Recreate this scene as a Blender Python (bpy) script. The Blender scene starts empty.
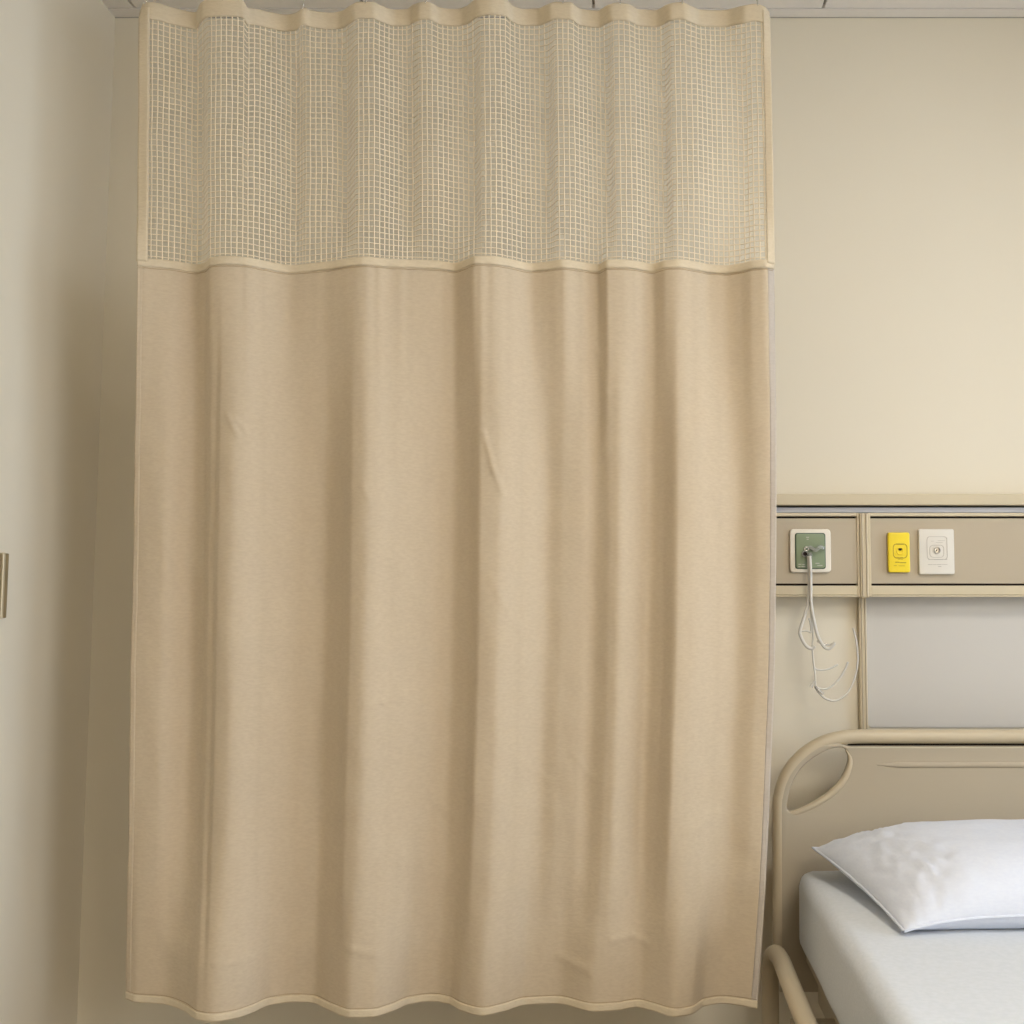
import bpy, bmesh, math, random
import numpy as np
from mathutils import Vector, noise
random.seed(7)
SC = bpy.context.scene
COL = SC.collection
PI = math.pi

# ------------------------------------------------------------------ camera model (a real camera, level-ish, small upward pitch)
F, CX, CZ, PITCH = 1100.0, 630.0, 1.32, math.radians(4.5)
cs, sn = math.cos(PITCH), math.sin(PITCH)
def P(x, y, D):
    """world point seen at photo pixel x,y that stands at distance D (world Y)"""
    a, b = (x - CX) / F, (512 - y) / F
    d = Vector((a, cs - sn * b, sn + cs * b))
    return Vector((0, 0, CZ)) + d * (D / d.y)
def X(x, D, y=600): return P(x, y, D).x
def Z(y, D): return P(CX, y, D).z

cam = bpy.data.cameras.new('camera'); co = bpy.data.objects.new('camera', cam); COL.objects.link(co)
co.location = (0, 0, CZ); co.rotation_euler = (PI / 2 + PITCH, 0, 0)
cam.sensor_width = 36; cam.lens = F / 1024 * 36; cam.shift_x = (512 - CX) / 1024; cam.clip_start = .05
SC.camera = co

# ------------------------------------------------------------------ materials
def mat(name, col, rough=.6, bump=0, bscale=200, var=0, vscale=3, metal=0, spec=.5, sheen=0, trans=0, alpha=1, coords='Object', stretch=None, dist=.001, sss=0, ior=1.45):
    m = bpy.data.materials.new(name); m.use_nodes = True
    nt = m.node_tree; b = nt.nodes['Principled BSDF']
    b.inputs['Base Color'].default_value = (*col, 1); b.inputs['Roughness'].default_value = rough
    b.inputs['Metallic'].default_value = metal; b.inputs['Specular IOR Level'].default_value = spec
    b.inputs['Sheen Weight'].default_value = sheen; b.inputs['Transmission Weight'].default_value = trans
    b.inputs['Alpha'].default_value = alpha; b.inputs['IOR'].default_value = ior
    tc = nt.nodes.new('ShaderNodeTexCoord'); mp = nt.nodes.new('ShaderNodeMapping')
    nt.links.new(tc.outputs[coords], mp.inputs[0])
    if stretch: mp.inputs['Scale'].default_value = stretch
    if var or True:
        n = nt.nodes.new('ShaderNodeTexNoise'); n.inputs['Scale'].default_value = vscale; n.inputs['Detail'].default_value = 4
        nt.links.new(mp.outputs[0], n.inputs['Vector'])
        mr = nt.nodes.new('ShaderNodeMapRange'); mr.inputs['To Min'].default_value = 1 - var; mr.inputs['To Max'].default_value = 1 + var
        nt.links.new(n.outputs['Fac'], mr.inputs['Value'])
        mx = nt.nodes.new('ShaderNodeVectorMath'); mx.operation = 'SCALE'; mx.inputs[0].default_value = col
        nt.links.new(mr.outputs[0], mx.inputs['Scale']); nt.links.new(mx.outputs[0], b.inputs['Base Color'])
    if bump:
        n2 = nt.nodes.new('ShaderNodeTexNoise'); n2.inputs['Scale'].default_value = bscale; n2.inputs['Detail'].default_value = 3
        nt.links.new(mp.outputs[0], n2.inputs['Vector'])
        bp = nt.nodes.new('ShaderNodeBump'); bp.inputs['Strength'].default_value = bump; bp.inputs['Distance'].default_value = dist
        nt.links.new(n2.outputs['Fac'], bp.inputs['Height']); nt.links.new(bp.outputs[0], b.inputs['Normal'])
    return m

def cloth_mat(name, col, tint, transl=.2, bump=.35, weave=True):
    """woven cloth: diffuse with fuzz, slight translucency, thread-scale bump"""
    m = bpy.data.materials.new(name); m.use_nodes = True; nt = m.node_tree; L = nt.links.new
    b = nt.nodes['Principled BSDF']; out = nt.nodes['Material Output']
    b.inputs['Roughness'].default_value = .9; b.inputs['Specular IOR Level'].default_value = .15
    b.inputs['Sheen Weight'].default_value = .15; b.inputs['Sheen Roughness'].default_value = .5
    tc = nt.nodes.new('ShaderNodeTexCoord')
    mp = nt.nodes.new('ShaderNodeMapping'); mp.inputs['Scale'].default_value = (1, 1, 3.0); L(tc.outputs['Object'], mp.inputs[0])
    n = nt.nodes.new('ShaderNodeTexNoise'); n.inputs['Scale'].default_value = 90; n.inputs['Detail'].default_value = 5; L(mp.outputs[0], n.inputs['Vector'])
    cr = nt.nodes.new('ShaderNodeMix'); cr.data_type = 'RGBA'
    cr.inputs[6].default_value = (*col, 1); cr.inputs[7].default_value = (*tint, 1)
    mr = nt.nodes.new('ShaderNodeMapRange'); mr.inputs['From Min'].default_value = .35; mr.inputs['From Max'].default_value = .65
    L(n.outputs['Fac'], mr.inputs['Value']); L(mr.outputs[0], cr.inputs[0]); L(cr.outputs[2], b.inputs['Base Color'])
    n3 = nt.nodes.new('ShaderNodeTexNoise'); n3.inputs['Scale'].default_value = 22; n3.inputs['Detail'].default_value = 6
    n3.inputs['Roughness'].default_value = .65; L(mp.outputs[0], n3.inputs['Vector'])
    ad = nt.nodes.new('ShaderNodeMath'); ad.operation = 'MULTIPLY_ADD'; ad.inputs[1].default_value = .35
    L(n.outputs['Fac'], ad.inputs[0]); L(n3.outputs['Fac'], ad.inputs[2])
    bp = nt.nodes.new('ShaderNodeBump'); bp.inputs['Strength'].default_value = bump; bp.inputs['Distance'].default_value = .002
    L(ad.outputs[0], bp.inputs['Height']); L(bp.outputs[0], b.inputs['Normal'])
    tr = nt.nodes.new('ShaderNodeBsdfTranslucent'); L(cr.outputs[2], tr.inputs['Color'])
    ms = nt.nodes.new('ShaderNodeMixShader'); ms.inputs[0].default_value = transl
    L(b.outputs[0], ms.inputs[1]); L(tr.outputs[0], ms.inputs[2]); L(ms.outputs[0], out.inputs['Surface'])
    return m

M = {
 'wall': mat('wall_paint', (.765, .71, .585), .75, .12, 260, .012, 5, dist=.0006),
 'panel': mat('grey_wall_sheet', (.60, .585, .555), .6, .1, 260, .012, 5, dist=.0005),
 'ceil': mat('ceiling_tile', (.84, .80, .75), .85, .35, 160, .03, 60, dist=.001),
 'gap': mat('shadow_line_bead', (.42, .39, .34), .8),
 'grid': mat('ceiling_gap', (.30, .28, .25), .8),
 'floor': mat('vinyl_floor', (.22, .185, .145), .45, .05, 80, .06, 12),
 'trim': mat('white_trim', (.72, .69, .64), .5, .04, 90, .01),
 'cloth': cloth_mat('beige_curtain_cloth', (.645, .54, .395), (.685, .58, .43)),
 'tape': cloth_mat('beige_tape', (.68, .58, .42), (.72, .62, .455), .08, .6),
 'thread': cloth_mat('cream_mesh_thread', (.91, .80, .60), (.94, .83, .64), .12, .3),
 'sheer': cloth_mat('pale_selvedge', (.70, .64, .57), (.74, .68, .61), .4, .3),
 'stitch': mat('brown_stitch_thread', (.45, .33, .20), .9, .2),
 'unit': mat('beige_enamel', (.46, .395, .295), .42, .08, 400, .01, 8, dist=.0003),
 'trimb': mat('cream_aluminium', (.60, .525, .375), .4, .05, 300, .01, 8, dist=.0003),
 'groove': mat('dark_gap', (.035, .025, .018), .9),
 'greyblue': mat('grey_blue_strip', (.47, .48, .52), .5, .02, 100, .01),
 'bed': mat('bed_plastic', (.53, .455, .325), .38, .10, 420, .012, 10, dist=.0004),
 'bedpanel': mat('bed_panel_plastic', (.42, .365, .275), .45, .12, 420, .012, 10, dist=.0004),
 'steel': mat('painted_steel', (.42, .36, .26), .45, .05, 200, .02),
 'dark': mat('dark_rubber', (.06, .05, .045), .7, .1, 100, .05),
 'sheet': cloth_mat('white_sheet', (.60, .635, .67), (.64, .67, .71), .05, .3),
 'pillow': cloth_mat('white_pillow_case', (.68, .72, .82), (.71, .75, .84), .05, .12),
 'white': mat('ivory_plastic', (.80, .75, .65), .35, .03, 200, .01),
 'offwhite': mat('white_plastic', (.74, .71, .64), .4, .03, 200, .01),
 'green': mat('green_plastic', (.225, .285, .175), .35, .1, 60, .05, 40),
 'greend': mat('dark_green_edge', (.06, .10, .06), .4, 0, 60),
 'yellow': mat('yellow_plastic', (.88, .68, .03), .35, .05, 100, .02, 40),
 'ink': mat('dark_ink', (.12, .10, .07), .7), 'inky': mat('olive_ink', (.42, .32, .03), .7), 'inkg': mat('grey_ink', (.48, .45, .40), .7),
 'chrome': mat('chrome', (.75, .74, .72), .15, 0, 50, .01, metal=1),
 'clear': mat('clear_plastic', (.95, .95, .94), .12, 0, 50, 0, trans=.75, ior=1.35),
 'tube': mat('clear_pvc_tube', (.88, .86, .80), .22, 0, 50, 0, trans=.3, ior=1.35),
 'metal': mat('bronze_metal', (.40, .32, .19), .4, .1, 200, .03, 20, metal=.5),
 'metall': mat('light_bronze_metal', (.62, .54, .38), .35, .1, 200, .03, 20, metal=.4),
}

def pane_mat():
    m = bpy.data.materials.new('window_pane'); m.use_nodes = True; nt = m.node_tree
    t = nt.nodes.new('ShaderNodeBsdfTransparent'); g = nt.nodes.new('ShaderNodeBsdfGlossy'); g.inputs['Roughness'].default_value = .02
    f = nt.nodes.new('ShaderNodeFresnel'); f.inputs[0].default_value = 1.3; mx = nt.nodes.new('ShaderNodeMixShader')
    nt.links.new(f.outputs[0], mx.inputs[0]); nt.links.new(t.outputs[0], mx.inputs[1]); nt.links.new(g.outputs[0], mx.inputs[2])
    nt.links.new(mx.outputs[0], nt.nodes['Material Output'].inputs[0]); return m
M['glass'] = pane_mat()
# ------------------------------------------------------------------ mesh helpers
def link(name, me, m, parent=None, smooth=False):
    o = bpy.data.objects.new(name, me); COL.objects.link(o)
    if m is not None:
        for mm in (m if isinstance(m, (list, tuple)) else [m]): me.materials.append(mm)
    if smooth:
        for p in me.polygons: p.use_smooth = True
    if parent is not None: 
        o.parent = parent; o.location = -Vector(parent.location)
    return o
def tag(o, label, cat, group=None):
    o['label'] = label; o['category'] = cat
    if group: o['group'] = group
    return o
def thing(name, loc, label, cat, group=None):
    o = bpy.data.objects.new(name, None); COL.objects.link(o); o.location = loc; o.empty_display_size = .05
    return tag(o, label, cat, group)
def struct(o): o['kind'] = 'structure'; return o

def bm_box(bm, a, b, bev=0, seg=2):
    a, b = Vector(a), Vector(b)
    lo = Vector([min(a[i], b[i]) for i in range(3)]); hi = Vector([max(a[i], b[i]) for i in range(3)])
    vs = [bm.verts.new((x, y, z)) for x in (lo.x, hi.x) for y in (lo.y, hi.y) for z in (lo.z, hi.z)]
    fs = [bm.faces.new([vs[i] for i in q]) for q in ((0,1,3,2),(4,6,7,5),(0,4,5,1),(2,3,7,6),(0,2,6,4),(1,5,7,3))]
    if bev:
        es = list({e for f in fs for e in f.edges})
        bmesh.ops.bevel(bm, geom=es, offset=bev, segments=seg, profile=.5, affect='EDGES')
    return bm
def bm_done(bm):
    bmesh.ops.recalc_face_normals(bm, faces=bm.faces)
    me = bpy.data.meshes.new('m'); bm.to_mesh(me); bm.free(); return me
def box(name, a, b, m, parent=None, bev=0, seg=2):
    bm = bmesh.new(); bm_box(bm, a, b, bev, seg); o = link(name, bm_done(bm), m, parent)
    if bev:
        for p in o.data.polygons: p.use_smooth = True
        o.modifiers.new('wn', 'WEIGHTED_NORMAL')
    return o
def boxes(name, lst, m, parent=None, bev=0):
    bm = bmesh.new()
    for a, b in lst: bm_box(bm, a, b, bev)
    return link(name, bm_done(bm), m, parent)

def add_marks(o, lst, m):
    bm = bmesh.new(); bm.from_mesh(o.data); n0 = len(bm.faces)
    for a, b in lst: bm_box(bm, a, b)
    bm.faces.ensure_lookup_table()
    for f in bm.faces[n0:]: f.material_index = 1
    bm.to_mesh(o.data); bm.free(); o.data.materials.append(m)
def catmull(pts, n=8):
    pts = [Vector(p) for p in pts]; out = []
    q = [pts[0] * 2 - pts[1]] + pts + [pts[-1] * 2 - pts[-2]]
    for i in range(1, len(q) - 2):
        for k in range(n):
            t = k / n; p0, p1, p2, p3 = q[i-1:i+3]
            out.append(.5 * ((2*p1) + (p2-p0)*t + (2*p0-5*p1+4*p2-p3)*t*t + (3*p1-p0-3*p2+p3)*t**3))
    out.append(pts[-1]); return out
def bm_tube(bm, pts, r, sides=12, cap=True):
    rings = []; up = None
    for i, p in enumerate(pts):
        t = (pts[min(i+1, len(pts)-1)] - pts[max(i-1, 0)]).normalized()
        if up is None:
            up = t.orthogonal().normalized()
        up = (up - t * up.dot(t)).normalized(); s = t.cross(up)
        rr = r[i] if isinstance(r, (list, tuple)) else r
        rings.append([bm.verts.new(p + (up * math.cos(2*PI*k/sides) + s * math.sin(2*PI*k/sides)) * rr) for k in range(sides)])
    for a, b in zip(rings, rings[1:]):
        for k in range(sides): bm.faces.new((a[k], a[(k+1) % sides], b[(k+1) % sides], b[k]))
    if cap:
        bm.faces.new(rings[0][::-1]); bm.faces.new(rings[-1])
def tube(name, pts, r, m, parent=None, sides=12, sm=8):
    bm = bmesh.new(); bm_tube(bm, catmull(pts, sm) if sm else [Vector(p) for p in pts], r, sides)
    return link(name, bm_done(bm), m, parent, True)
def plate(name, loops, y, thick, bev, m, parent=None, res=2):
    """flat outline(s) in x,z extruded about world y with rounded edges; the first loop is the outside, others holes"""
    cu = bpy.data.curves.new('c', 'CURVE'); cu.dimensions = '2D'; cu.fill_mode = 'BOTH'
    for lp in loops:
        s = cu.splines.new('POLY'); s.points.add(len(lp) - 1); s.use_cyclic_u = True
        for i, p in enumerate(lp): s.points[i].co = (p[0], p[1], 0, 1)
    cu.extrude = max(thick / 2 - bev, 0); cu.bevel_depth = bev; cu.bevel_resolution = res; cu.offset = -bev
    t = bpy.data.objects.new('t', cu); COL.objects.link(t)
    me = bpy.data.meshes.new_from_object(t.evaluated_get(bpy.context.evaluated_depsgraph_get()))
    bpy.data.objects.remove(t); me.materials.clear()
    for v in me.vertices: v.co = Vector((v.co.x, y + thick / 2 - v.co.z - thick/2, v.co.y))
    bm = bmesh.new(); bm.from_mesh(me); bmesh.ops.remove_doubles(bm, verts=bm.verts, dist=1e-5); bmesh.ops.recalc_face_normals(bm, faces=bm.faces); bm.to_mesh(me); bm.free()
    o = link(name, me, m, parent, True)
    o.data.set_sharp_from_angle(angle=math.radians(40))
    return o
def rrect(x0, z0, x1, z1, r, n=6):
    if x0 > x1: x0, x1 = x1, x0
    if z0 > z1: z0, z1 = z1, z0
    out = []
    for cx, cz, a0 in ((x1-r, z1-r, 0), (x0+r, z1-r, 90), (x0+r, z0+r, 180), (x1-r, z0+r, 270)):
        for k in range(n+1):
            a = math.radians(a0 + 90*k/n); out.append((cx + r*math.cos(a), cz + r*math.sin(a)))
    return out
def ring_pts(c, r, n=24): return [(c[0] + r*math.cos(2*PI*k/n), c[1] + r*math.sin(2*PI*k/n)) for k in range(n)]

# ------------------------------------------------------------------ room
DW = 2.75
CEIL = Z(18.3, DW) + .004
XL, XR, YB = -1.338, 2.75, -2.0
T = .08
struct(box('floor', (XL-T, YB-T, -T), (XR+T, DW+T, 0), M['floor']))
struct(box('wall_back', (XL-T, DW, 0), (XR+T, DW+T, CEIL+T), M['wall']))
struct(box('wall_left', (XL-T, YB, 0), (XL, DW, CEIL+T), M['wall']))
struct(box('wall_front', (XL-T, YB-T, 0), (XR+T, YB, CEIL+T), M['wall']))
WIN = ((.45, 1.95, .95, 2.35), (-1.75, -.05, .95, 2.35))            # two unseen windows in the right wall, a second one added to balance the light
bm = bmesh.new(); a0 = DW
for y0, y1, z0, z1 in WIN:
    bm_box(bm, (XR, y1, 0), (XR+T, a0, CEIL+T)); bm_box(bm, (XR, y0, 0), (XR+T, y1, z0)); bm_box(bm, (XR, y0, z1), (XR+T, y1, CEIL+T)); a0 = y0
bm_box(bm, (XR, YB, 0), (XR+T, a0, CEIL+T))
struct(link('wall_right', bm_done(bm), M['wall']))
fr = .04
for n, (y0, y1, z0, z1) in enumerate(WIN):
    ym = (y0+y1)/2
    wf = struct(boxes('window_%d' % (n+1), [((XR, y0, z0), (XR+T, y0+fr, z1)), ((XR, y1-fr, z0), (XR+T, y1, z1)), ((XR, y0, z0), (XR+T, y1, z0+fr)),
      ((XR, y0, z1-fr), (XR+T, y1, z1)), ((XR+.01, ym-.02, z0), (XR+.07, ym+.02, z1))], M['trim']))
    box('pane', (XR+.035, y0+fr, z0+fr), (XR+.039, y1-fr, z1-fr), M['glass'], wf)
# ceiling: lay-in tiles with narrow gaps, a slab above
bm = bmesh.new()
pit, ga = .5875, .0035
xs = [-1.268 + pit*k for k in range(-1, 8)]; ys = [DW-.04 - pit*k for k in range(0, 10)]
lx = .486 + pit; LAMP = []
for x in xs:
    for y in ys:
        x0, x1, y0, y1 = max(x+ga, XL), min(x+pit-ga, XR), max(y-pit+ga, YB), y-ga
        if x1 - x0 < .01 or y1 - y0 < .01: continue
        bm_box(bm, (x0, y0, CEIL), (x1, y1, CEIL+.02))
bm_box(bm, (XL, YB, CEIL+.02), (XR, DW, CEIL+T))
struct(link('ceiling', bm_done(bm), M['ceil']))
struct(boxes('trim_1', [((XL, DW-.04, CEIL-.0015), (XR, DW-.002, CEIL+.02))], M['ceil']))
struct(boxes('trim_4', [((XL, DW-.002, CEIL-.0035), (XR, DW, CEIL+.01))], M['gap']))  # darker strip puts the shadow line between wall and ceiling into colour
struct(boxes('trim_2', [((XL, YB, CEIL+.012), (XR, DW-.04, CEIL+.0195))], M['grid']))
for nm, a, b in (('baseboard_back', (XL, DW-.012, 0), (XR, DW, .1)), ('baseboard_left', (XL, YB, 0), (XL+.012, DW-.012, .1)), ('baseboard_right', (XR-.012, YB, 0), (XR, DW-.012, .1))):
    struct(box(nm, a, b, M['trim'], None))

# wall guard rail on the left wall, its end just inside the picture
GY = 2.322
zt, zb = Z(553.5, GY), Z(618, GY)
wg = thing('wall_guard_rail', (XL, GY, zb), 'bronze beige wall guard rail with square end, on the left wall', 'wall guard')
box('rail', (XL-.001, -.8, zb), (XL+.028, GY-.024, zt), M['metal'], wg, .003)
box('end_cap', (XL-.001, GY-.024, zb-.001), (XL+.030, GY-.015, zt+.001), M['metall'], wg, .002)
box('end_plate', (XL-.001, GY-.015, zb), (XL+.028, GY, zt), M['metal'], wg, .002)

# ------------------------------------------------------------------ bed head wall unit
DU = 2.69
ux0, ux1 = X(735, DU), 1.75
zz = lambda y: Z(y, DU)
hu = thing('bed_head_unit', (X(865, DU), DW, zz(597)), 'long beige wall-mounted bed head service unit above the bed', 'wall unit')
def ubox(name, x0, x1, y0, y1, front, m, bev=.0012, back=DW):
    return box(name, (x0, front, zz(y1)), (x1, back, zz(y0)), m, hu, bev)
ubox('top_rail', ux0, ux1, 494, 505.3, DU-.004, M['trimb'], .003)
ubox('shadow_gap', ux0, ux1, 505.5, 513, DU+.034, M['groove'], 0)
ubox('light_strip', ux0, ux1, 507, 512.3, DU+.012, M['greyblue'], .0015, DU+.034)
xa, xb, xc, xd = X(857.3, DU, 560), X(859.6, DU, 560), X(868.2, DU, 560), X(871, DU, 560)
for x0, x1 in ((ux0, xa), (xd, ux1)):
    ubox('back_box', x0, x1, 513, 596.5, DU+.02, M['groove'], 0)
    ubox('upper_lip', x0, x1, 512.8, 516.2, DU, M['trimb'])
    ubox('front_panel', x0, x1, 518.3, 583.6, DU+.002, M['unit'])
    ubox('lower_lip', x0, x1, 585.6, 595.0, DU, M['trimb'], .0015)
    ubox('bottom_edge', x0, x1, 595.2, 596.8, DU-.003, M['trimb'], .0005)
for x0, x1 in ((xa, xb), (xc, xd)):
    ubox('end_stile', x0, x1, 512.8, 596.8, DU-.001, M['trimb'])
# vertical duct from the unit down behind the bed
xp0, xp1 = xb+.0004, xc-.0004
vd = thing('cable_duct', ((xp0+xp1)/2, DW, .1), 'narrow vertical beige duct running down the wall behind the bed head', 'duct')
box('cover', (xp0, DU-.006, zz(597.5)), (xp1, DW, zz(513.3)), M['trimb'], vd, .002)
for fx in (.2, .72):
    xx = xp0 + (xp1-xp0)*fx
    box('ridge', (xx, DU-.0085, zz(597.3)), (xx+.0022, DU-.006, zz(513.6)), M['unit'], vd, .0008)
DD = DW - .020
xq0, xq1 = X(859.6, DD, 660), X(867.3, DD, 660)
box('lower_cover', (xq0, DD, .1), (xq1, DW, zz(597.6)), M['trimb'], vd, .002)
for fx in (.28, .74):
    xx = xq0 + (xq1-xq0)*fx
    box('ridge', (xx, DD-.002, .1), (xx+.0022, DD+.001, zz(598.5)), M['unit'], vd, .0008)
pn = plate('wall_panel', [rrect(xq1+.002, Z(727.5, DW), 1.75, Z(596.5, DW)+.03, .012)], DW-.002, .004, .001, M['panel'])
struct(pn)

# green outlet
DF = DU + .002
gx = lambda x: X(x, DF-.01, 550)
gz = lambda y: Z(y, DF-.01)
go = thing('gas_outlet', (gx(810), DF, gz(551)), 'green gas outlet with ivory square frame and clear tubing plugged in', 'wall outlet')
plate('frame', [rrect(gx(790), gz(529), gx(831), gz(572.5), .009)], DF-.005, .010, .003, M['white'], go)
plate('rim', [rrect(gx(795), gz(533), gx(825.5), gz(569), .006)], DF-.0105, .003, .0008, M['greend'], go)
ins = plate('insert', [rrect(gx(796), gz(534), gx(824.5), gz(568), .005)], DF-.0115, .004, .001, M['green'], go)
def disc(name, c, r, y, th, m, parent, bev=.0004, hole=None):
    lp = [ring_pts(c, r)] + ([ring_pts(c, hole)] if hole else [])
    return plate(name, lp, y, th, bev, m, parent)
disc('socket_ring', (gx(804.5), gz(554)), .0085, DF-.016, .006, M['clear'], go, .001, .005)
disc('socket', (gx(804.5), gz(554)), .005, DF-.0142, .002, M['groove'], go)
disc('latch_ring', (gx(806), gz(549)), .006, DF-.016, .005, M['chrome'], go, .001, .0035)
tube('lever', [P(809, 547, DF-.02), P(813, 549, DF-.024), P(816, 550, DF-.026), P(820, 547, DF-.026), P(823.5, 548.5, DF-.022)], .0048, M['clear'], go, 10)
add_marks(ins, [((gx(a), DF-.0142, gz(c)), (gx(b), DF-.0132, gz(c+.7))) for a, b, c in ((798, 801, 564), (802, 804.5, 564.2), (798, 800, 566.3), (801, 805, 566.2), (815, 819, 563), (817, 822, 565.2), (806, 809, 537), (806.5, 808.5, 539))], M['inkg'])

# yellow outlet
yo = thing('yellow_outlet', (gx(899), DF, gz(552)), 'small upright bright yellow outlet plate on the bed head unit', 'wall outlet')
yp = plate('plate', [rrect(gx(888), gz(532.5), gx(909.7), gz(572.5), .005)], DF-.007, .014, .003, M['yellow'], yo)
plate('recess_line', [rrect(gx(892.5), gz(543.5), gx(907), gz(558.5), .010), rrect(gx(893.2), gz(544.2), gx(906.3), gz(557.8), .009)], DF-.0142, .001, .0001, M['inky'], yo)
disc('socket_ring', (gx(899.6), gz(551)), .0095, DF-.0145, .003, M['yellow'], yo, .0008, .0068)
plate('socket', [[(gx(899.6)+.005*math.cos(a), gz(549.2)+.0028*math.sin(a) + .001*math.cos(2*a)) for a in [2*PI*k/20 for k in range(20)]]], DF-.0146, .001, .0001, M['groove'], yo)
mk = [(896, 903.5, 544.2, .6), (896, 898.5, 557.2, .5), (899, 902.5, 557.3, .5), (897.5, 900, 559, .5), (900.6, 902, 559.1, .5), (894.5, 899, 562, .8), (899.3, 905.5, 562.3, .8), (893, 896, 565.5, .4), (898, 904, 565.7, .4)]
add_marks(yp, [((gx(a), DF-.0146, gz(c)), (gx(b), DF-.0139, gz(c+h))) for a, b, c, h in mk], M['inky'])

# white outlet
wo = thing('white_outlet', (gx(937), DF, gz(551)), 'larger white square outlet plate right of the yellow one', 'wall outlet')
wp = plate('plate', [rrect(gx(919), gz(529), gx(954.3), gz(574.3), .004)], DF-.005, .010, .002, M['offwhite'], wo)
def outline(name, lp, w, m, par, y=DF-.0104):
    c = Vector((sum(p[0] for p in lp)/len(lp), sum(p[1] for p in lp)/len(lp)))
    inner = [tuple(c + (Vector(p)-c) * (1 - w/(Vector(p)-c).length)) for p in lp]
    return plate(name, [lp, inner], y, .0012, .0001, m, par)
outline('moulding', rrect(gx(927), gz(536.5), gx(947.3), gz(559.5), .007), .0011, M['inkg'], wo)
outline('moulding', rrect(gx(929.5), gz(545), gx(944), gz(557.5), .009), .0011, M['inkg'], wo)
disc('socket_ring', (gx(937), gz(550.3)), .0085, DF-.012, .004, M['inkg'], wo, .0008, .006)
disc('socket', (gx(937), gz(550.3)), .0065, DF-.0112, .002, M['chrome'], wo, .0004)
tube('pin', [P(936, 551, DF-.012), P(937.5, 549.5, DF-.013)], .0014, M['ink'], wo, 8, 2)
add_marks(wp, [((gx(a), DF-.0108, gz(c)), (gx(b), DF-.0099, gz(c+h))) for a, b, c, h in
      [(928, 933, 559.2, .5), (933.5, 943, 559.4, .5), (944, 947, 559.2, .6), (927.5, 932, 564.3, .5), (932.4, 936, 564.4, .5), (936.5, 941, 564.3, .5), (941.5, 947, 564.2, .4), (937.8, 941, 566.2, .6), (931, 934, 541, .3), (938, 945, 540.5, .3), (936, 943, 542.4, .3)]], M['inkg'])

# clear tubing hanging from the green outlet
DT = DU - .028
ox = thing('oxygen_tubing', P(809, 556, DT), 'tangled clear plastic tubing hanging down from the green outlet', 'tubing')
def tp(lst, d0=DT, d1=DT): return [P(x, y, d0 + (d1-d0)*i/(len(lst)-1)) for i, (x, y) in enumerate(lst)]
box('connector', (gx(806.6), DT-.004, gz(560)), (gx(810.6), DF-.0105, gz(553)), M['clear'], ox, .003)
tube('tube', tp([(808.4, 556), (809, 570), (809.2, 585), (808.6, 598), (806.3, 610), (802.5, 622), (799.8, 631), (800.6, 636), (804, 643), (808, 647.5), (812, 648.5), (815, 646.5)]), .0040, M['tube'], ox)
tube('tube', tp([(809.6, 556), (810.6, 570), (810.8, 588), (811, 602), (813, 616), (816, 630), (819, 639), (824, 646.5), (828, 648.8), (831.5, 647), (834.5, 643)], DT-.006, DT-.006), .0040, M['tube'], ox)
tube('tube', tp([(809.8, 598), (811.5, 618), (812.8, 634), (812.4, 648), (813.5, 662), (815.2, 676), (815.4, 688)], DT+.007, DT+.004), .0022, M['tube'], ox)
tube('tube', tp([(799.8, 632), (803.5, 630.8), (808, 631.2), (811, 632), (810.5, 624), (808.8, 618)], DT+.004, DT+.006), .0022, M['tube'], ox, 10)
tube('tube', tp([(817, 641), (822, 644), (827, 644.8), (831, 644.5), (834.5, 642.5)], DT-.001, DT-.001), .0022, M['clear'], ox, 10)
tube('tube', tp([(813.8, 667), (817, 669.6), (823, 670), (830, 668.5), (838, 664.5)], DT+.008, DT+.008), .0021, M['tube'], ox, 10)
tube('tube', tp([(814.5, 686), (819, 688.5), (825, 689), (832, 686), (839, 679), (845, 669), (848, 662)], DT+.006, DT+.008), .0025, M['tube'], ox, 10)
tube('tube', tp([(815, 687), (819, 693), (824.5, 698), (832, 700.6), (840, 699), (848, 692), (853.5, 681), (857, 668), (857.8, 655), (856, 640), (853, 628)], DT, DT+.01), .0024, M['tube'], ox, 10)
tube('fitting', tp([(814.5, 681), (812.5, 684), (811, 687.5)]), [.0022]*8+[.004]*4+[.0045]*5, M['clear'], ox, 10)
tube('fitting', tp([(815.5, 687), (819, 690.5), (823, 694)], DT-.003), .0035, M['clear'], ox, 10)

# ------------------------------------------------------------------ curtain
D0 = 2.35
def tab(pts):
    xs_, ys_ = np.array([p[0] for p in pts], float), np.array([p[1] for p in pts], float)
    d = np.diff(ys_) / np.diff(xs_); mt = np.zeros(len(xs_)); mt[0], mt[-1] = d[0], d[-1]
    for i in range(1, len(xs_)-1):
        mt[i] = 0 if d[i-1]*d[i] <= 0 else 2*d[i-1]*d[i]/(d[i-1]+d[i])
    def f(x):
        x = np.clip(np.asarray(x, float), xs_[0], xs_[-1]); i = np.clip(np.searchsorted(xs_, x) - 1, 0, len(xs_)-2)
        h = xs_[i+1]-xs_[i]; t = (x-xs_[i])/h
        return (2*t**3-3*t**2+1)*ys_[i] + (t**3-2*t**2+t)*h*mt[i] + (-2*t**3+3*t**2)*ys_[i+1] + (t**3-t**2)*h*mt[i+1]
    return f
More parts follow.
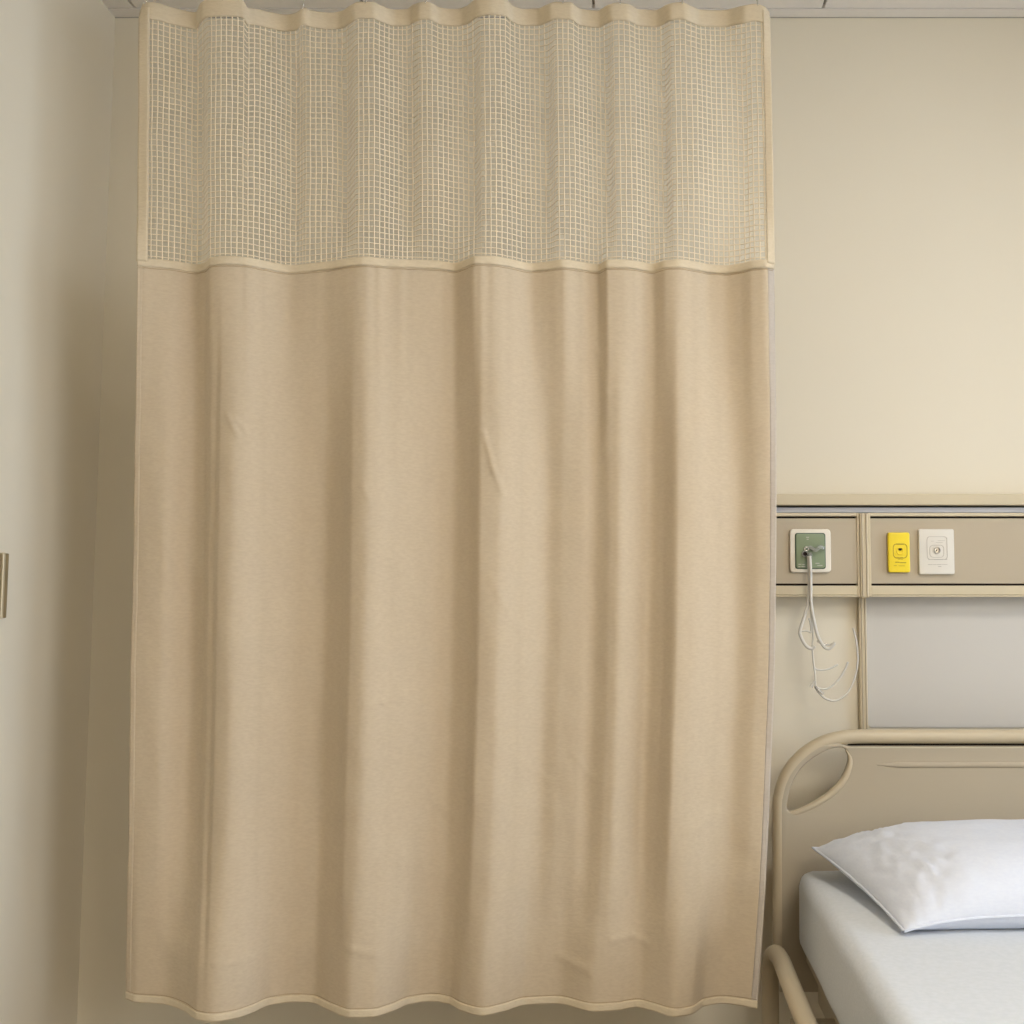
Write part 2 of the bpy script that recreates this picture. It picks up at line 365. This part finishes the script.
# edge of the cloth along its height (photo y -> photo x) and rows of heights; folds as depth tables over the width
def norm(pts, a, b): return [((x-a)/(b-a), v) for x, v in pts]
hem_y = [(124,998.5),(135,1002),(163,1004),(186,1011),(200,1019),(215,1021),(236,1018),(253,1012),(269,1005),(293,1002),(312,1003),(332,1011),(352,1017),(372,1016.5),(392,1011),(409,1004),(432,1001.5),(449,1004),(461,1010),(482,1015),(503,1011),(524,1005),(556,1003.5),(595,1011),(616,1010),(637,1007),(651,1010),(675,1016),(690,1014),(704,1006),(721,1003.5),(757,1008)]
hem_d = tab(norm([(x, D0*(1008-599)/(y-599) - D0) for x, y in hem_y], 124, 757))
seam_y = [(138,265),(173,268),(196,271.5),(205,269.5),(211,265),(226,263.5),(246,264.5),(264,268),(290,272),(305,271),(328,269),(349,265.5),(364,264),(390,266),(441,268.4),(453.5,270.5),(466,266.7),(476,263),(492,263.4),(509,266),(532,270.5),(547,269),(563,267),(580,269),(598,271.5),(608,267),(622,267),(634,268),(652,271),(666,267.3),(677,266.5),(693,268.8),(710,272),(726,273),(740,271),(752,268),(765,267),(774,268.7)]
seam_d = tab(norm([(x, D0*(599-268.5)/(599-y) - D0) for x, y in seam_y], 138, 774))
mid_mm = [(140,0),(155,-6),(185,14),(202,30),(210,-24),(226,-32),(250,-22),(275,6),(296,36),(309,12),(326,14),(346,34),(357,-20),(374,-27),(396,4),(412,28),(420,-4),(434,-8),(455,14),(474,30),(481,-22),(494,-28),(522,4),(546,28),(556,-14),(570,-18),(590,8),(606,28),(614,-10),(630,-14),(648,10),(663,28),(671,-12),(690,-17),(716,6),(740,14),(751,0),(769,-6)]
mid_d = tab(norm([(x, v/1000*1.08) for x, v in mid_mm], 140, 769))
top_pts = [(140,13),(144,3),(151,2.5),(173,8),(196,13),(201,5),(207,.5),(226,-1),(243,.5),(248,8),(256,9),(268,12),(285,15),(297,13),(303,8),(312,11),(330,13),(342,11),(351,5.4),(360,1.7),(372,1.7),(381,5.4),(394,9.7),(406,9),(415,4),(426,2),(433,4.3),(440,8.4),(456,10),(467,7),(477,0),(492,-1.5),(505,-.5),(512,6),(523,9.7),(538,9),(547,5),(557,2),(570,2.5),(580,9),(597,11),(609,5),(618,3),(629,4.5),(638,9),(655,10),(669,4),(681,2.3),(691,6),(701,10),(723,11),(742,7),(756,4.7),(764,7),(769,13)]
top_y = tab(norm(top_pts, 140, 769))
top_mm = [(140,0),(150,-10),(196,20),(204,-18),(226,-28),(243,-24),(252,0),(285,28),(303,0),(312,8),(336,22),(356,-18),(372,-22),(396,16),(410,18),(420,-12),(430,-14),(440,6),(460,22),(478,-20),(492,-28),(505,-22),(514,6),(536,22),(552,-12),(570,-16),(582,10),(598,20),(612,-12),(626,-14),(640,10),(656,20),(672,-14),(684,-16),(700,12),(726,22),(746,-8),(762,-10),(769,0)]
top_d = tab(norm([(x, v/1000) for x, v in top_mm], 140, 769))
body_d = tab(norm([(x, D0*(1008-599)/(y-599) - D0) for x, y in
   [(132,1004),(160,1006),(190,1001),(203,1004),(209,1008.5),(214,1009.5),(218,1013),(232,1015),(262,1009),(300,1002),(322,1001),(340,1007),(352,1015),(366,1017),(392,1012),(425,1006),(450,1002),(468,1007),(480,1014),(496,1015),(520,1009),(546,1003),(562,1004.6),(580,1005.2),(592,1004.2),(610,1009),(618,1010),(636,1006),(648,1003),(661,1006.5),(677,1014),(690,1013),(718,1007),(736,1004.5),(758,1007.5),(775,1008.5)]], 132, 775))
edgeL = tab([(0,140),(265,138),(500,133.5),(760,129),(1010,124)])
edgeR = tab([(0,769),(265,774),(500,776.5),(640,775.5),(800,770),(900,765),(1010,757)])
zseam, zhem = Z(268.5, D0), Z(1008, D0)
CREASE = [((484,442),(494,480),2.6,2.2),((494,480),(504,506),2.2,2.2),((598,352),(606,400),2.4,2.4),((606,400),(604,460),1.6,2.6),((228,424),(238,444),2.2,2.0),((236,428),(246,438),1.5,1.8),
          ((612,942),(632,939),2.6,2.0),((632,939),(646,946),2,2.0),((366,713),(384,710),2.2,2.0),((384,710),(404,703),1.8,2.0),((216,957),(256,956),2,1.8),((492,590),(520,640),1.5,3.5),
          ((560,962),(590,972),1.8,3),((362,492),(372,516),1.4,2.6),((348,944),(380,952),1.8,2.6),((572,760),(590,786),1.5,3),((430,806),(452,826),1.4,3),((690,838),(716,820),1.5,3.5),((520,770),(548,790),1.3,3.5)]
sst = lambda t: t*t*(3-2*t)
def S(u, t, off=0.0):
    """point of the cloth: u across 0..1, t 0 top, 1 seam between net and cloth, 2 hem; off = towards the room"""
    if t < 1:
        yt = float(top_y(u))
        a, c = sst(min(t/.32, 1)), sst(max(0, (t-.74)/.26))
        d = (float(top_d(u))*(1-a) + float(mid_d(u))*a)*(1-c) + float(seam_d(u))*c
        yp = yt + (268.5 - yt)*t
        ztop = Z(yt, D0 + float(top_d(u)))
        z = ztop*(1-t) + zseam*t
    else:
        k = t-1; yp = 268.5 + (1008-268.5)*k
        if k < .35: a = sst(k/.35); d = float(seam_d(u))*(1-a) + float(body_d(u))*a
        elif k < .72: d = float(body_d(u))
        else: a = sst((k-.72)/.28); d = float(body_d(u))*(1-a) + float(hem_d(u))*a
        d *= 1 - .14*min(1, k*5)*min(1, (1-k)*6)
        z = zseam*(1-k) + zhem*k
    xl, xr = float(edgeL(yp)), float(edgeR(yp)); xp = xl + (xr-xl)*u
    # horizontal position taken at the mean distance, so folds really stand in depth
    x = X(xp, D0 + d*.85, yp)
    if t > 1:
        k = t-1; w = min(1, k*6)*min(1, (1-k)*8+.25)
        d += w*(.0035*noise.noise(Vector((x*9, z*3.2, 3.3))) + .0016*noise.noise(Vector((x*26, z*16, 9))) + .0022*noise.noise(Vector((x*5, z*11, 5))))
        d += .0022*math.exp(-k*9)*math.sin(u*240+3*noise.noise(Vector((u*30, 0, 0))))*max(0, noise.noise(Vector((u*14, 2, 7)))+.25)   # gathers below the seam
        for (ax, ay), (bx, by), amp, wd in CREASE:
            if abs(yp-(ay+by)/2) > 40 + abs(by-ay) or abs(xp-(ax+bx)/2) > 40 + abs(bx-ax): continue
            lx_, ly_ = bx-ax, by-ay; q = ((xp-ax)*lx_+(yp-ay)*ly_)/(lx_*lx_+ly_*ly_); qq = max(0, min(1, q))
            ds = math.hypot(xp-ax-lx_*qq, yp-ay-ly_*qq); sd = 1 if (xp-ax)*ly_-(yp-ay)*lx_ > 0 else -1
            d -= amp*.001*math.exp(-(ds/wd)**2/2)*(1 if sd > 0 else 1)
    elif t < 1:
        d += .004*noise.noise(Vector((x*8, z*7, 1.3)))
    return Vector((x, D0 + d - off, z))

def cloth_grid(name, us, ts, m, parent, off=0, thick=.001, smooth=True):
    vs = [S(u, t, off) for t in ts for u in us]; n = len(us)
    fs = [(j*n+i, (j+1)*n+i, (j+1)*n+i+1, j*n+i+1) for j in range(len(ts)-1) for i in range(n-1)]
    me = bpy.data.meshes.new(name); me.from_pydata(vs, [], fs)
    o = link(name, me, m, parent, smooth)
    if thick:
        s = o.modifiers.new('solid', 'SOLIDIFY'); s.thickness = thick; s.offset = 0
    return o
def lin(a, b, n): return [a + (b-a)*i/(n-1) for i in range(n)]
base = S(.5, 2); 
cu_ = thing('privacy_curtain', (base.x, D0, zhem), 'beige hospital privacy curtain with open net top hanging beside the bed', 'curtain')
cloth_grid('fabric_panel', lin(.004, .991, 440), lin(1.0, 1.997, 270), M['cloth'], cu_)
tT = .066                                                        # height share of the top tape
ed = .016
cloth_grid('top_tape', lin(0, 1, 400), lin(0, tT, 9), M['tape'], cu_, .001, .003)
cloth_grid('seam_tape', lin(-.0, 1, 400), lin(.973, 1.0015, 6), M['tape'], cu_, .0012, .002)
cloth_grid('bottom_hem', lin(0, 1, 400), lin(1.9905, 2.0, 6), M['tape'], cu_, .0014, .003)
cloth_grid('side_hem', lin(-.001, ed, 6), lin(.02, .985, 90), M['tape'], cu_, .002, .003)
cloth_grid('side_hem', lin(1-.011, 1.001, 6), lin(.02, .985, 90), M['tape'], cu_, .002, .003)
cloth_grid('side_hem', lin(0, .008, 5), lin(1.0, 1.995, 200), M['cloth'], cu_, .0003, .0016)
cloth_grid('side_hem', lin(.9902, 1, 5), lin(1.0, 1.995, 200), M['sheer'], cu_, .0, .0012)
def stitch(t, off, r=.0010, gap=.0012):
    bm = bmesh.new(); us = lin(.002, .998, 420)
    bm_tube(bm, [S(u, t, off) for u in us], r, 4)
    return link('stitching', bm_done(bm), M['stitch'], cu_, True)
stitch(1.0035, .0008, .0007); stitch(1.9890, .0012, .0005)

# open net: every vertical and horizontal thread is real
def prof_len(t):
    us = np.linspace(0, 1, 1200); pts = [S(u, t) for u in us]
    acc = np.concatenate([[0], np.cumsum([(b-a).length for a, b in zip(pts, pts[1:])])]); return us, acc
us, acc = prof_len(.5)
pitch = .0120
cols = int((acc[-1]) / pitch)
rows = 43
verts, faces = [], []
def ribbon(pts, wdir, hw, hd):
    b0 = len(verts)
    for p in pts:
        verts.extend([p + wdir*hw, p + Vector((0, -hd, 0)), p - wdir*hw, p + Vector((0, hd, 0))])
    for i in range(len(pts)-1):
        for k in range(4):
            a = b0+i*4; faces.append((a+k, a+(k+1) % 4, a+4+(k+1) % 4, a+4+k))
for c in range(1, cols):
    u = float(np.interp(c*pitch, acc, us))
    if u < ed*.9 or u > .991: continue
    ph = random.random()*9
    pts = []
    for j in range(96):
        t = tT*.9 + (.975-tT*.9)*j/95
        uu = u + .0007*noise.noise(Vector((c*.7, t*9, 2)))
        pts.append(S(uu, t, .0004))
    nx = Vector((S(min(u+.002, 1), .5) - S(max(u-.002, 0), .5))).normalized()
    ribbon(pts, nx, 0.00150*(1+.25*noise.noise(Vector((c, 0, 0)))), .0008)
hu_ = lin(ed*.8, .991, 330)
for r in range(rows):
    t = tT + (.972-tT)*(r+.6)/rows
    ribbon([S(u, t + .0012*noise.noise(Vector((u*70, r*1.7, 4))), 0) for u in hu_], Vector((0, 0, 1)), .00138, .0008)
me = bpy.data.meshes.new('net'); me.from_pydata(verts, [], faces)
link('net_panel', me, M['thread'], cu_, True)

# hooks and bead chains up to the ceiling track (just above the picture)
DTK = D0 - .005
for k, xp in enumerate((146, 224, 303, 366, 426, 492, 563, 620, 682, 757)):
    u = (xp-140)/629; p = S(u, .02); q = Vector((p.x, DTK, CEIL-.03))
    y1 = p.y - .005
    bm = bmesh.new()
    bm_tube(bm, catmull([Vector((p.x, p.y+.004, p.z-.012)), Vector((p.x, p.y+.004, p.z+.010)), Vector((p.x, p.y, p.z+.022)), Vector((p.x, p.y-.006, p.z+.014)), Vector((p.x, p.y-.007, p.z+.006))], 4), .0011, 6)
    h = link('hook', bm_done(bm), M['chrome'], cu_, True)
    top = Vector((p.x, p.y, p.z+.022)); n = 14
    bm = bmesh.new()
    for i in range(n+1):
        c = top.lerp(q, i/n)
        bmesh.ops.create_icosphere(bm, subdivisions=1, radius=.0024, matrix=__import__('mathutils').Matrix.Translation(c))
    bm_tube(bm, [top, q], .0007, 4)
    ch = link('bead_chain', bm_done(bm), M['chrome'], None, True); ch.parent = h; ch.location = (0, 0, 0)
bm = bmesh.new()
x0, x1 = XL, X(800, D0)
for a, b in (((x0, DTK-.012, CEIL-.024), (x1, DTK-.009, CEIL-.001)), ((x0, DTK+.009, CEIL-.024), (x1, DTK+.012, CEIL-.001)), ((x0, DTK-.012, CEIL-.003), (x1, DTK+.012, CEIL)), ((x0, DTK-.012, CEIL-.026), (x1, DTK-.003, CEIL-.024)), ((x0, DTK+.003, CEIL-.026), (x1, DTK+.012, CEIL-.024))): bm_box(bm, a, b)
struct(link('trim_3', bm_done(bm), M['trim']))

# ------------------------------------------------------------------ bed
DH = 2.60
BX = .82                                                          # centre line of the bed
hx = lambda x: X(x, DH, 800); hz = lambda y: Z(y, DH)
def mir(p): return (2*BX - p[0], p[1])
bed = thing('hospital_bed', (BX, 1.5, 0), 'hospital bed with curved beige plastic headboard against the back wall', 'bed')
outer = [(771,975),(771.5,900),(772.3,811),(773.8,794),(778.4,778),(787.5,762.5),(801,748.6),(816,738.8),(831.4,733),(850,729.8),(872,729.3),(900,729.3)]
r_t = 7.0
# tube centre line = outline moved inwards
def inset(pl, r):
    out = []
    for i, p in enumerate(pl):
        a, b = pl[max(i-1, 0)], pl[min(i+1, len(pl)-1)]
        dx, dy = b[0]-a[0], b[1]-a[1]; L = math.hypot(dx, dy)
        out.append((p[0] - dy/L*r, p[1] + dx/L*r))
    return out
cl = inset(outer, r_t)
def sgn(pl): return [(hx(x), hz(y)) for x, y in pl]
clw = sgn(cl); full = clw + [mir(p) for p in clw[::-1]]
tube('headboard_frame', [Vector((x, DH, z)) for x, z in full], .0165, M['bed'], bed, 20, 6)
hole = [(786,806),(787.4,795.6),(791.5,782.6),(800.3,768),(812.6,757.4),(827,749.4),(838.4,746.8),(845.5,749),(848.6,757),(846.4,767.5),(840.2,779.8),(829.7,790.3),(815.6,800),(801.5,807),(792.7,810.5),(788,810)]
def smooth_loop(pl, n=5):
    k = len(pl); out = []
    for i in range(k):
        p = [Vector(pl[(i+j) % k]) for j in (-1, 0, 1, 2)]
        for q in range(n):
            t = q/n; v = .5*((2*p[1])+(p[2]-p[0])*t+(2*p[0]-5*p[1]+4*p[2]-p[3])*t*t+(3*p[1]-p[0]-3*p[2]+p[3])*t**3); out.append((v.x, v.y))
    return out
holew = smooth_loop(sgn(hole))
pin = inset(outer, 8.5)
lo = [(x, y) for x, y in sgn(inset(outer, 6.0))[:9]]
step = sgn([(838, 742), (849, 745.6)])
ploop = lo[:8] + step; ploop = ploop + [mir(p) for p in ploop[::-1]]
ploop[0] = (ploop[0][0], hz(990)); ploop[-1] = (ploop[-1][0], hz(990))
plate('headboard_panel', [ploop, holew, [mir(p) for p in holew][::-1]], DH-.002, .028, .004, M['bedpanel'], bed, 3)
# raised lip on the inner side of each grip hole and the moulded rib across the panel
for mm in (0, 1):
    seq = [(845.5,748.5),(850,757),(848.6,768),(842,781),(831.5,792),(817,802),(802,809.3),(792.7,812.3),(787,812)]
    seq = sgn(seq); seq = [mir(p) for p in seq] if mm else seq
    rr = [.0015 + .0065*math.sin(PI*k/64)**.5 for k in range(65)]
    bm = bmesh.new(); bm_tube(bm, catmull([Vector((x, DH-.0115, z)) for x, z in seq], 8), rr, 12); link('grip_lip', bm_done(bm), M['bed'], bed, True)
bm = bmesh.new(); xr0 = hx(876); xr1 = mir((xr0, 0))[0]
bm_tube(bm, [Vector((xr0 + (xr1-xr0)*k/60, DH-.0158, hz(764))) for k in range(61)], [.001+.0055*min(1, min(k, 60-k)/6) for k in range(61)], 16)
for v in bm.verts: v.co.y = DH-.0158 + (v.co.y-(DH-.0158))*.6
link('moulded_rib', bm_done(bm), M['bedpanel'], bed, True)
box('panel_back', (hx(849), DH+.004, hz(747)), (mir((hx(849), 0))[0], DH+.008, hz(741)), M['groove'], bed)  # near-black strip stands in for the shade between tube and panel
# under-frame
MX0, MX1, MY0, MY1, MZ0, MZ1 = .378, 1.26, .50, 2.560, .530, Z(867, 2.56)
ZR = Z(953, 2.50)
box('mattress_platform', (MX0+.02, MY0, MZ0-.03), (MX1-.02, 2.56, MZ0-.001), M['steel'], bed, .004)
for x in (MX0+.05, MX1-.09): box('frame_beam', (x, MY0+.05, .40), (x+.04, 2.585, MZ0-.03), M['steel'], bed, .004)
for y in (.75, 1.5, 2.35): box('cross_beam', (MX0+.09, y, .42), (MX1-.09, y+.04, MZ0-.04), M['steel'], bed, .003)
for x in (MX0+.07, MX1-.07):
    for y in (.8, 2.3):
        tube('leg', [(x, y, .40), (x, y, .12)], .022, M['steel'], bed, 12, 1)
        bm = bmesh.new(); bmesh.ops.create_cone(bm, cap_ends=True, segments=28, radius1=.06, radius2=.06, depth=.035,
            matrix=__import__('mathutils').Matrix.Translation((x, y, .06)) @ __import__('mathutils').Matrix.Rotation(PI/2, 4, 'Y'))
        link('castor', bm_done(bm), M['dark'], bed, False)
# side tubes: rise beside the headboard, bend and run along the mattress
for sx in (0, 1):
    x = X(776, 2.52, 953); x = 2*BX-x if sx else x
    xb = x + (-.012 if not sx else .012)
    pts = [(xb, 2.535, .12), (xb, 2.535, .35), (xb, 2.53, ZR-.06), (xb+(.002 if not sx else -.002), 2.51, ZR-.012), (x, 2.46, ZR+.002), (x, 2.2, ZR), (x, 1.6, ZR), (x, .9, ZR), (x, .78, ZR-.01), (x, .74, ZR-.05), (x, .735, .3)]
    tube('side_rail', pts, .0195, M['bed'], bed, 18, 6)
    for y in (.9, 2.28): box('rail_bracket', (min(x, BX+(-1 if not sx else 1)*.37), y, .44), (max(x, BX+(-1 if not sx else 1)*.37), y+.03, .47), M['steel'], bed, .002)
    for y in (.74, 2.53): 
        xq = xb
    
# mattress with fitted sheet
bm = bmesh.new(); bm_box(bm, (MX0, MY0, MZ0), (MX1, MY1, MZ1), .034, 5)
bmesh.ops.recalc_face_normals(bm, faces=bm.faces)
for ax, lo_, hi_, n in ((1, MY0, MY1, 40), (0, MX0, MX1, 18)):
    for k in range(1, n):
        c = lo_ + (hi_-lo_)*k/n; no = Vector((0, 0, 0)); no[ax] = 1; pc = Vector((0, 0, 0)); pc[ax] = c
        bmesh.ops.bisect_plane(bm, geom=bm.verts[:]+bm.edges[:]+bm.faces[:], plane_co=pc, plane_no=no)
for v in bm.verts:
    p = v.co.copy(); side = max(0, 1-abs(p.x-MX0)/.03)
    if p.z > MZ0+.02:
        v.co.z += .003*noise.noise(Vector((p.x*7, p.y*5, 0)))
        v.co.x += side*.004*noise.noise(Vector((p.z*5, p.y*9, 2)))
me = bm_done(bm); mt_ = link('mattress', me, M['sheet'], None, True)
tag(mt_, 'mattress in a pale fitted sheet lying on the hospital bed', 'mattress')

# pillow
FL, BL = P(904, 925, 2.04) , P(812.5, 848, 2.49)
FL.z = MZ1+.010
FR, BR = Vector((2*BX-FL.x+.03, 2.06, FL.z)), Vector((2*BX-BL.x, 2.50, BL.z))
def pil(a, b, s):
    """a along width -1..1, b front(-1)..back(1), s=+1 top -1 underside"""
    # edges bow inwards between the corners
    bow = .035; aa = a*(1 - bow*(1-b*b)*abs(a)**2); bb = b*(1 - .05*(1-a*a)*abs(b)**2)
    p = (FL*(1-aa)*(1-bb) + FR*(1+aa)*(1-bb) + BL*(1-aa)*(1+bb) + BR*(1+aa)*(1+bb)) / 4
    p.z += .022*(1-a**4)*((1-b)/2)**2
    prof = max(0, 1-abs(a)**3.6)**.60 * max(0, 1-abs(b)**3.0)**.58
    n = Vector((0, -.10, 1)).normalized()
    if s > 0: h = .104*prof
    else: h = -.060*prof
    wr = (1-abs(a)**8)*(1-abs(b)**8)
    h += wr*(.0035*noise.noise(Vector((a*5, b*4, s*3))) + .0035*noise.noise(Vector((a*16+b*4, b*6-a*3, 7)))*math.exp(-((a+1)/.45)**2)*prof**.3 ) if s > 0 else 0
    # pulled creases that run from the left seam
    if s > 0: h += (.0085*noise.noise(Vector((a*15 + b*3, b*4.5 - a*7, 1.7))) + .0045*noise.noise(Vector((a*30 + b*6, b*7 - a*12, 4.2))))*math.exp(-((a+.80)/.22)**2)*prof**.25
    q = p + n*h
    if s < 0: q.z = max(q.z, MZ1 + .0015)
    return q
N1, N2 = 110, 70
vs, fs = [], []
ease = lambda q: math.sin(q*PI/2)
for s in (1, -1):
    for j in range(N2+1):
        for i in range(N1+1): vs.append(pil(ease(-1+2*i/N1), ease(-1+2*j/N2), s))
off = (N1+1)*(N2+1)
for k in (0, 1):
    for j in range(N2):
        for i in range(N1):
            q = (k*off+j*(N1+1)+i, k*off+j*(N1+1)+i+1, k*off+(j+1)*(N1+1)+i+1, k*off+(j+1)*(N1+1)+i)
            fs.append(q if k == 0 else q[::-1])
me = bpy.data.meshes.new('pillow'); me.from_pydata(vs, [], fs)
bm = bmesh.new(); bm.from_mesh(me); bmesh.ops.remove_doubles(bm, verts=bm.verts, dist=1e-4); bmesh.ops.recalc_face_normals(bm, faces=bm.faces); bm.to_mesh(me); bm.free()
pl_ = link('pillow', me, M['pillow'], None, True)
tag(pl_, 'plump white pillow resting on the mattress against the headboard', 'pillow')
rim = [pil(-1+2*i/60, -1, 1) for i in range(60)] + [pil(1, -1+2*i/40, 1) for i in range(40)] + [pil(1-2*i/60, 1, 1) for i in range(60)] + [pil(-1, 1-2*i/40, 1) for i in range(41)]
bm = bmesh.new(); bm_tube(bm, rim, .0028, 8, False); pp = link('piping', bm_done(bm), M['pillow'], pl_, True)

# ------------------------------------------------------------------ light: daylight through each window, one ceiling panel and an added warm fill panel
w = bpy.data.worlds.new('world'); SC.world = w; w.use_nodes = True
bg = w.node_tree.nodes['Background']; bg.inputs[0].default_value = (.62, .76, 1.0, 1); bg.inputs[1].default_value = 2.5
for (y0, y1, z0, z1), en, c in zip(WIN, (34, 50), ((.72, .85, 1.0), (.90, .93, 1.0))):
    la = bpy.data.lights.new('window_daylight', 'AREA'); la.shape = 'RECTANGLE'; la.size = z1-z0-.08; la.size_y = y1-y0-.08
    la.energy = en; la.color = c; lo_ = bpy.data.objects.new('window_daylight', la); COL.objects.link(lo_)
    lo_.location = (XR+T+.05, (y0+y1)/2, (z0+z1)/2); lo_.rotation_euler = (0, PI/2, 0)
def lamp_mat(name, c, k):
    em = bpy.data.materials.new(name); em.use_nodes = True
    e = em.node_tree.nodes.new('ShaderNodeEmission'); e.inputs[0].default_value = (*c, 1); e.inputs[1].default_value = k
    em.node_tree.links.new(e.outputs[0], em.node_tree.nodes['Material Output'].inputs[0]); return em
white, warm = lamp_mat('white_diffuser', (1, .94, .86), 24), lamp_mat('warm_diffuser', (1, .885, .73), 63)
for x, y, em, lab in ((.95, .9, white, 'square recessed white ceiling light panel nearest the bed'), (1.35, -1.2, warm, 'square recessed warm ceiling light panel behind the camera')):  # the panel behind the camera is added as unseen fill light
    lt = thing('ceiling_light', (x, y, CEIL), lab, 'ceiling light', 'ceiling light panels')
    box('frame', (x-.30, y-.30, CEIL-.012), (x+.30, y+.30, CEIL), M['trim'], lt, .002)
    box('diffuser', (x-.27, y-.27, CEIL-.014), (x+.27, y+.27, CEIL-.0121), em, lt)

SC.view_settings.view_transform = 'Standard'; SC.view_settings.look = 'None'; SC.view_settings.gamma = 1
SC.view_settings.use_curve_mapping = False; SC.view_settings.exposure = 0.0
SC.cycles.use_denoising = True
SC.cycles.max_bounces = 8; SC.cycles.diffuse_bounces = 5; SC.cycles.transmission_bounces = 8
SC.cycles.sample_clamp_indirect = 4; SC.cycles.caustics_refractive = False; SC.cycles.caustics_reflective = False
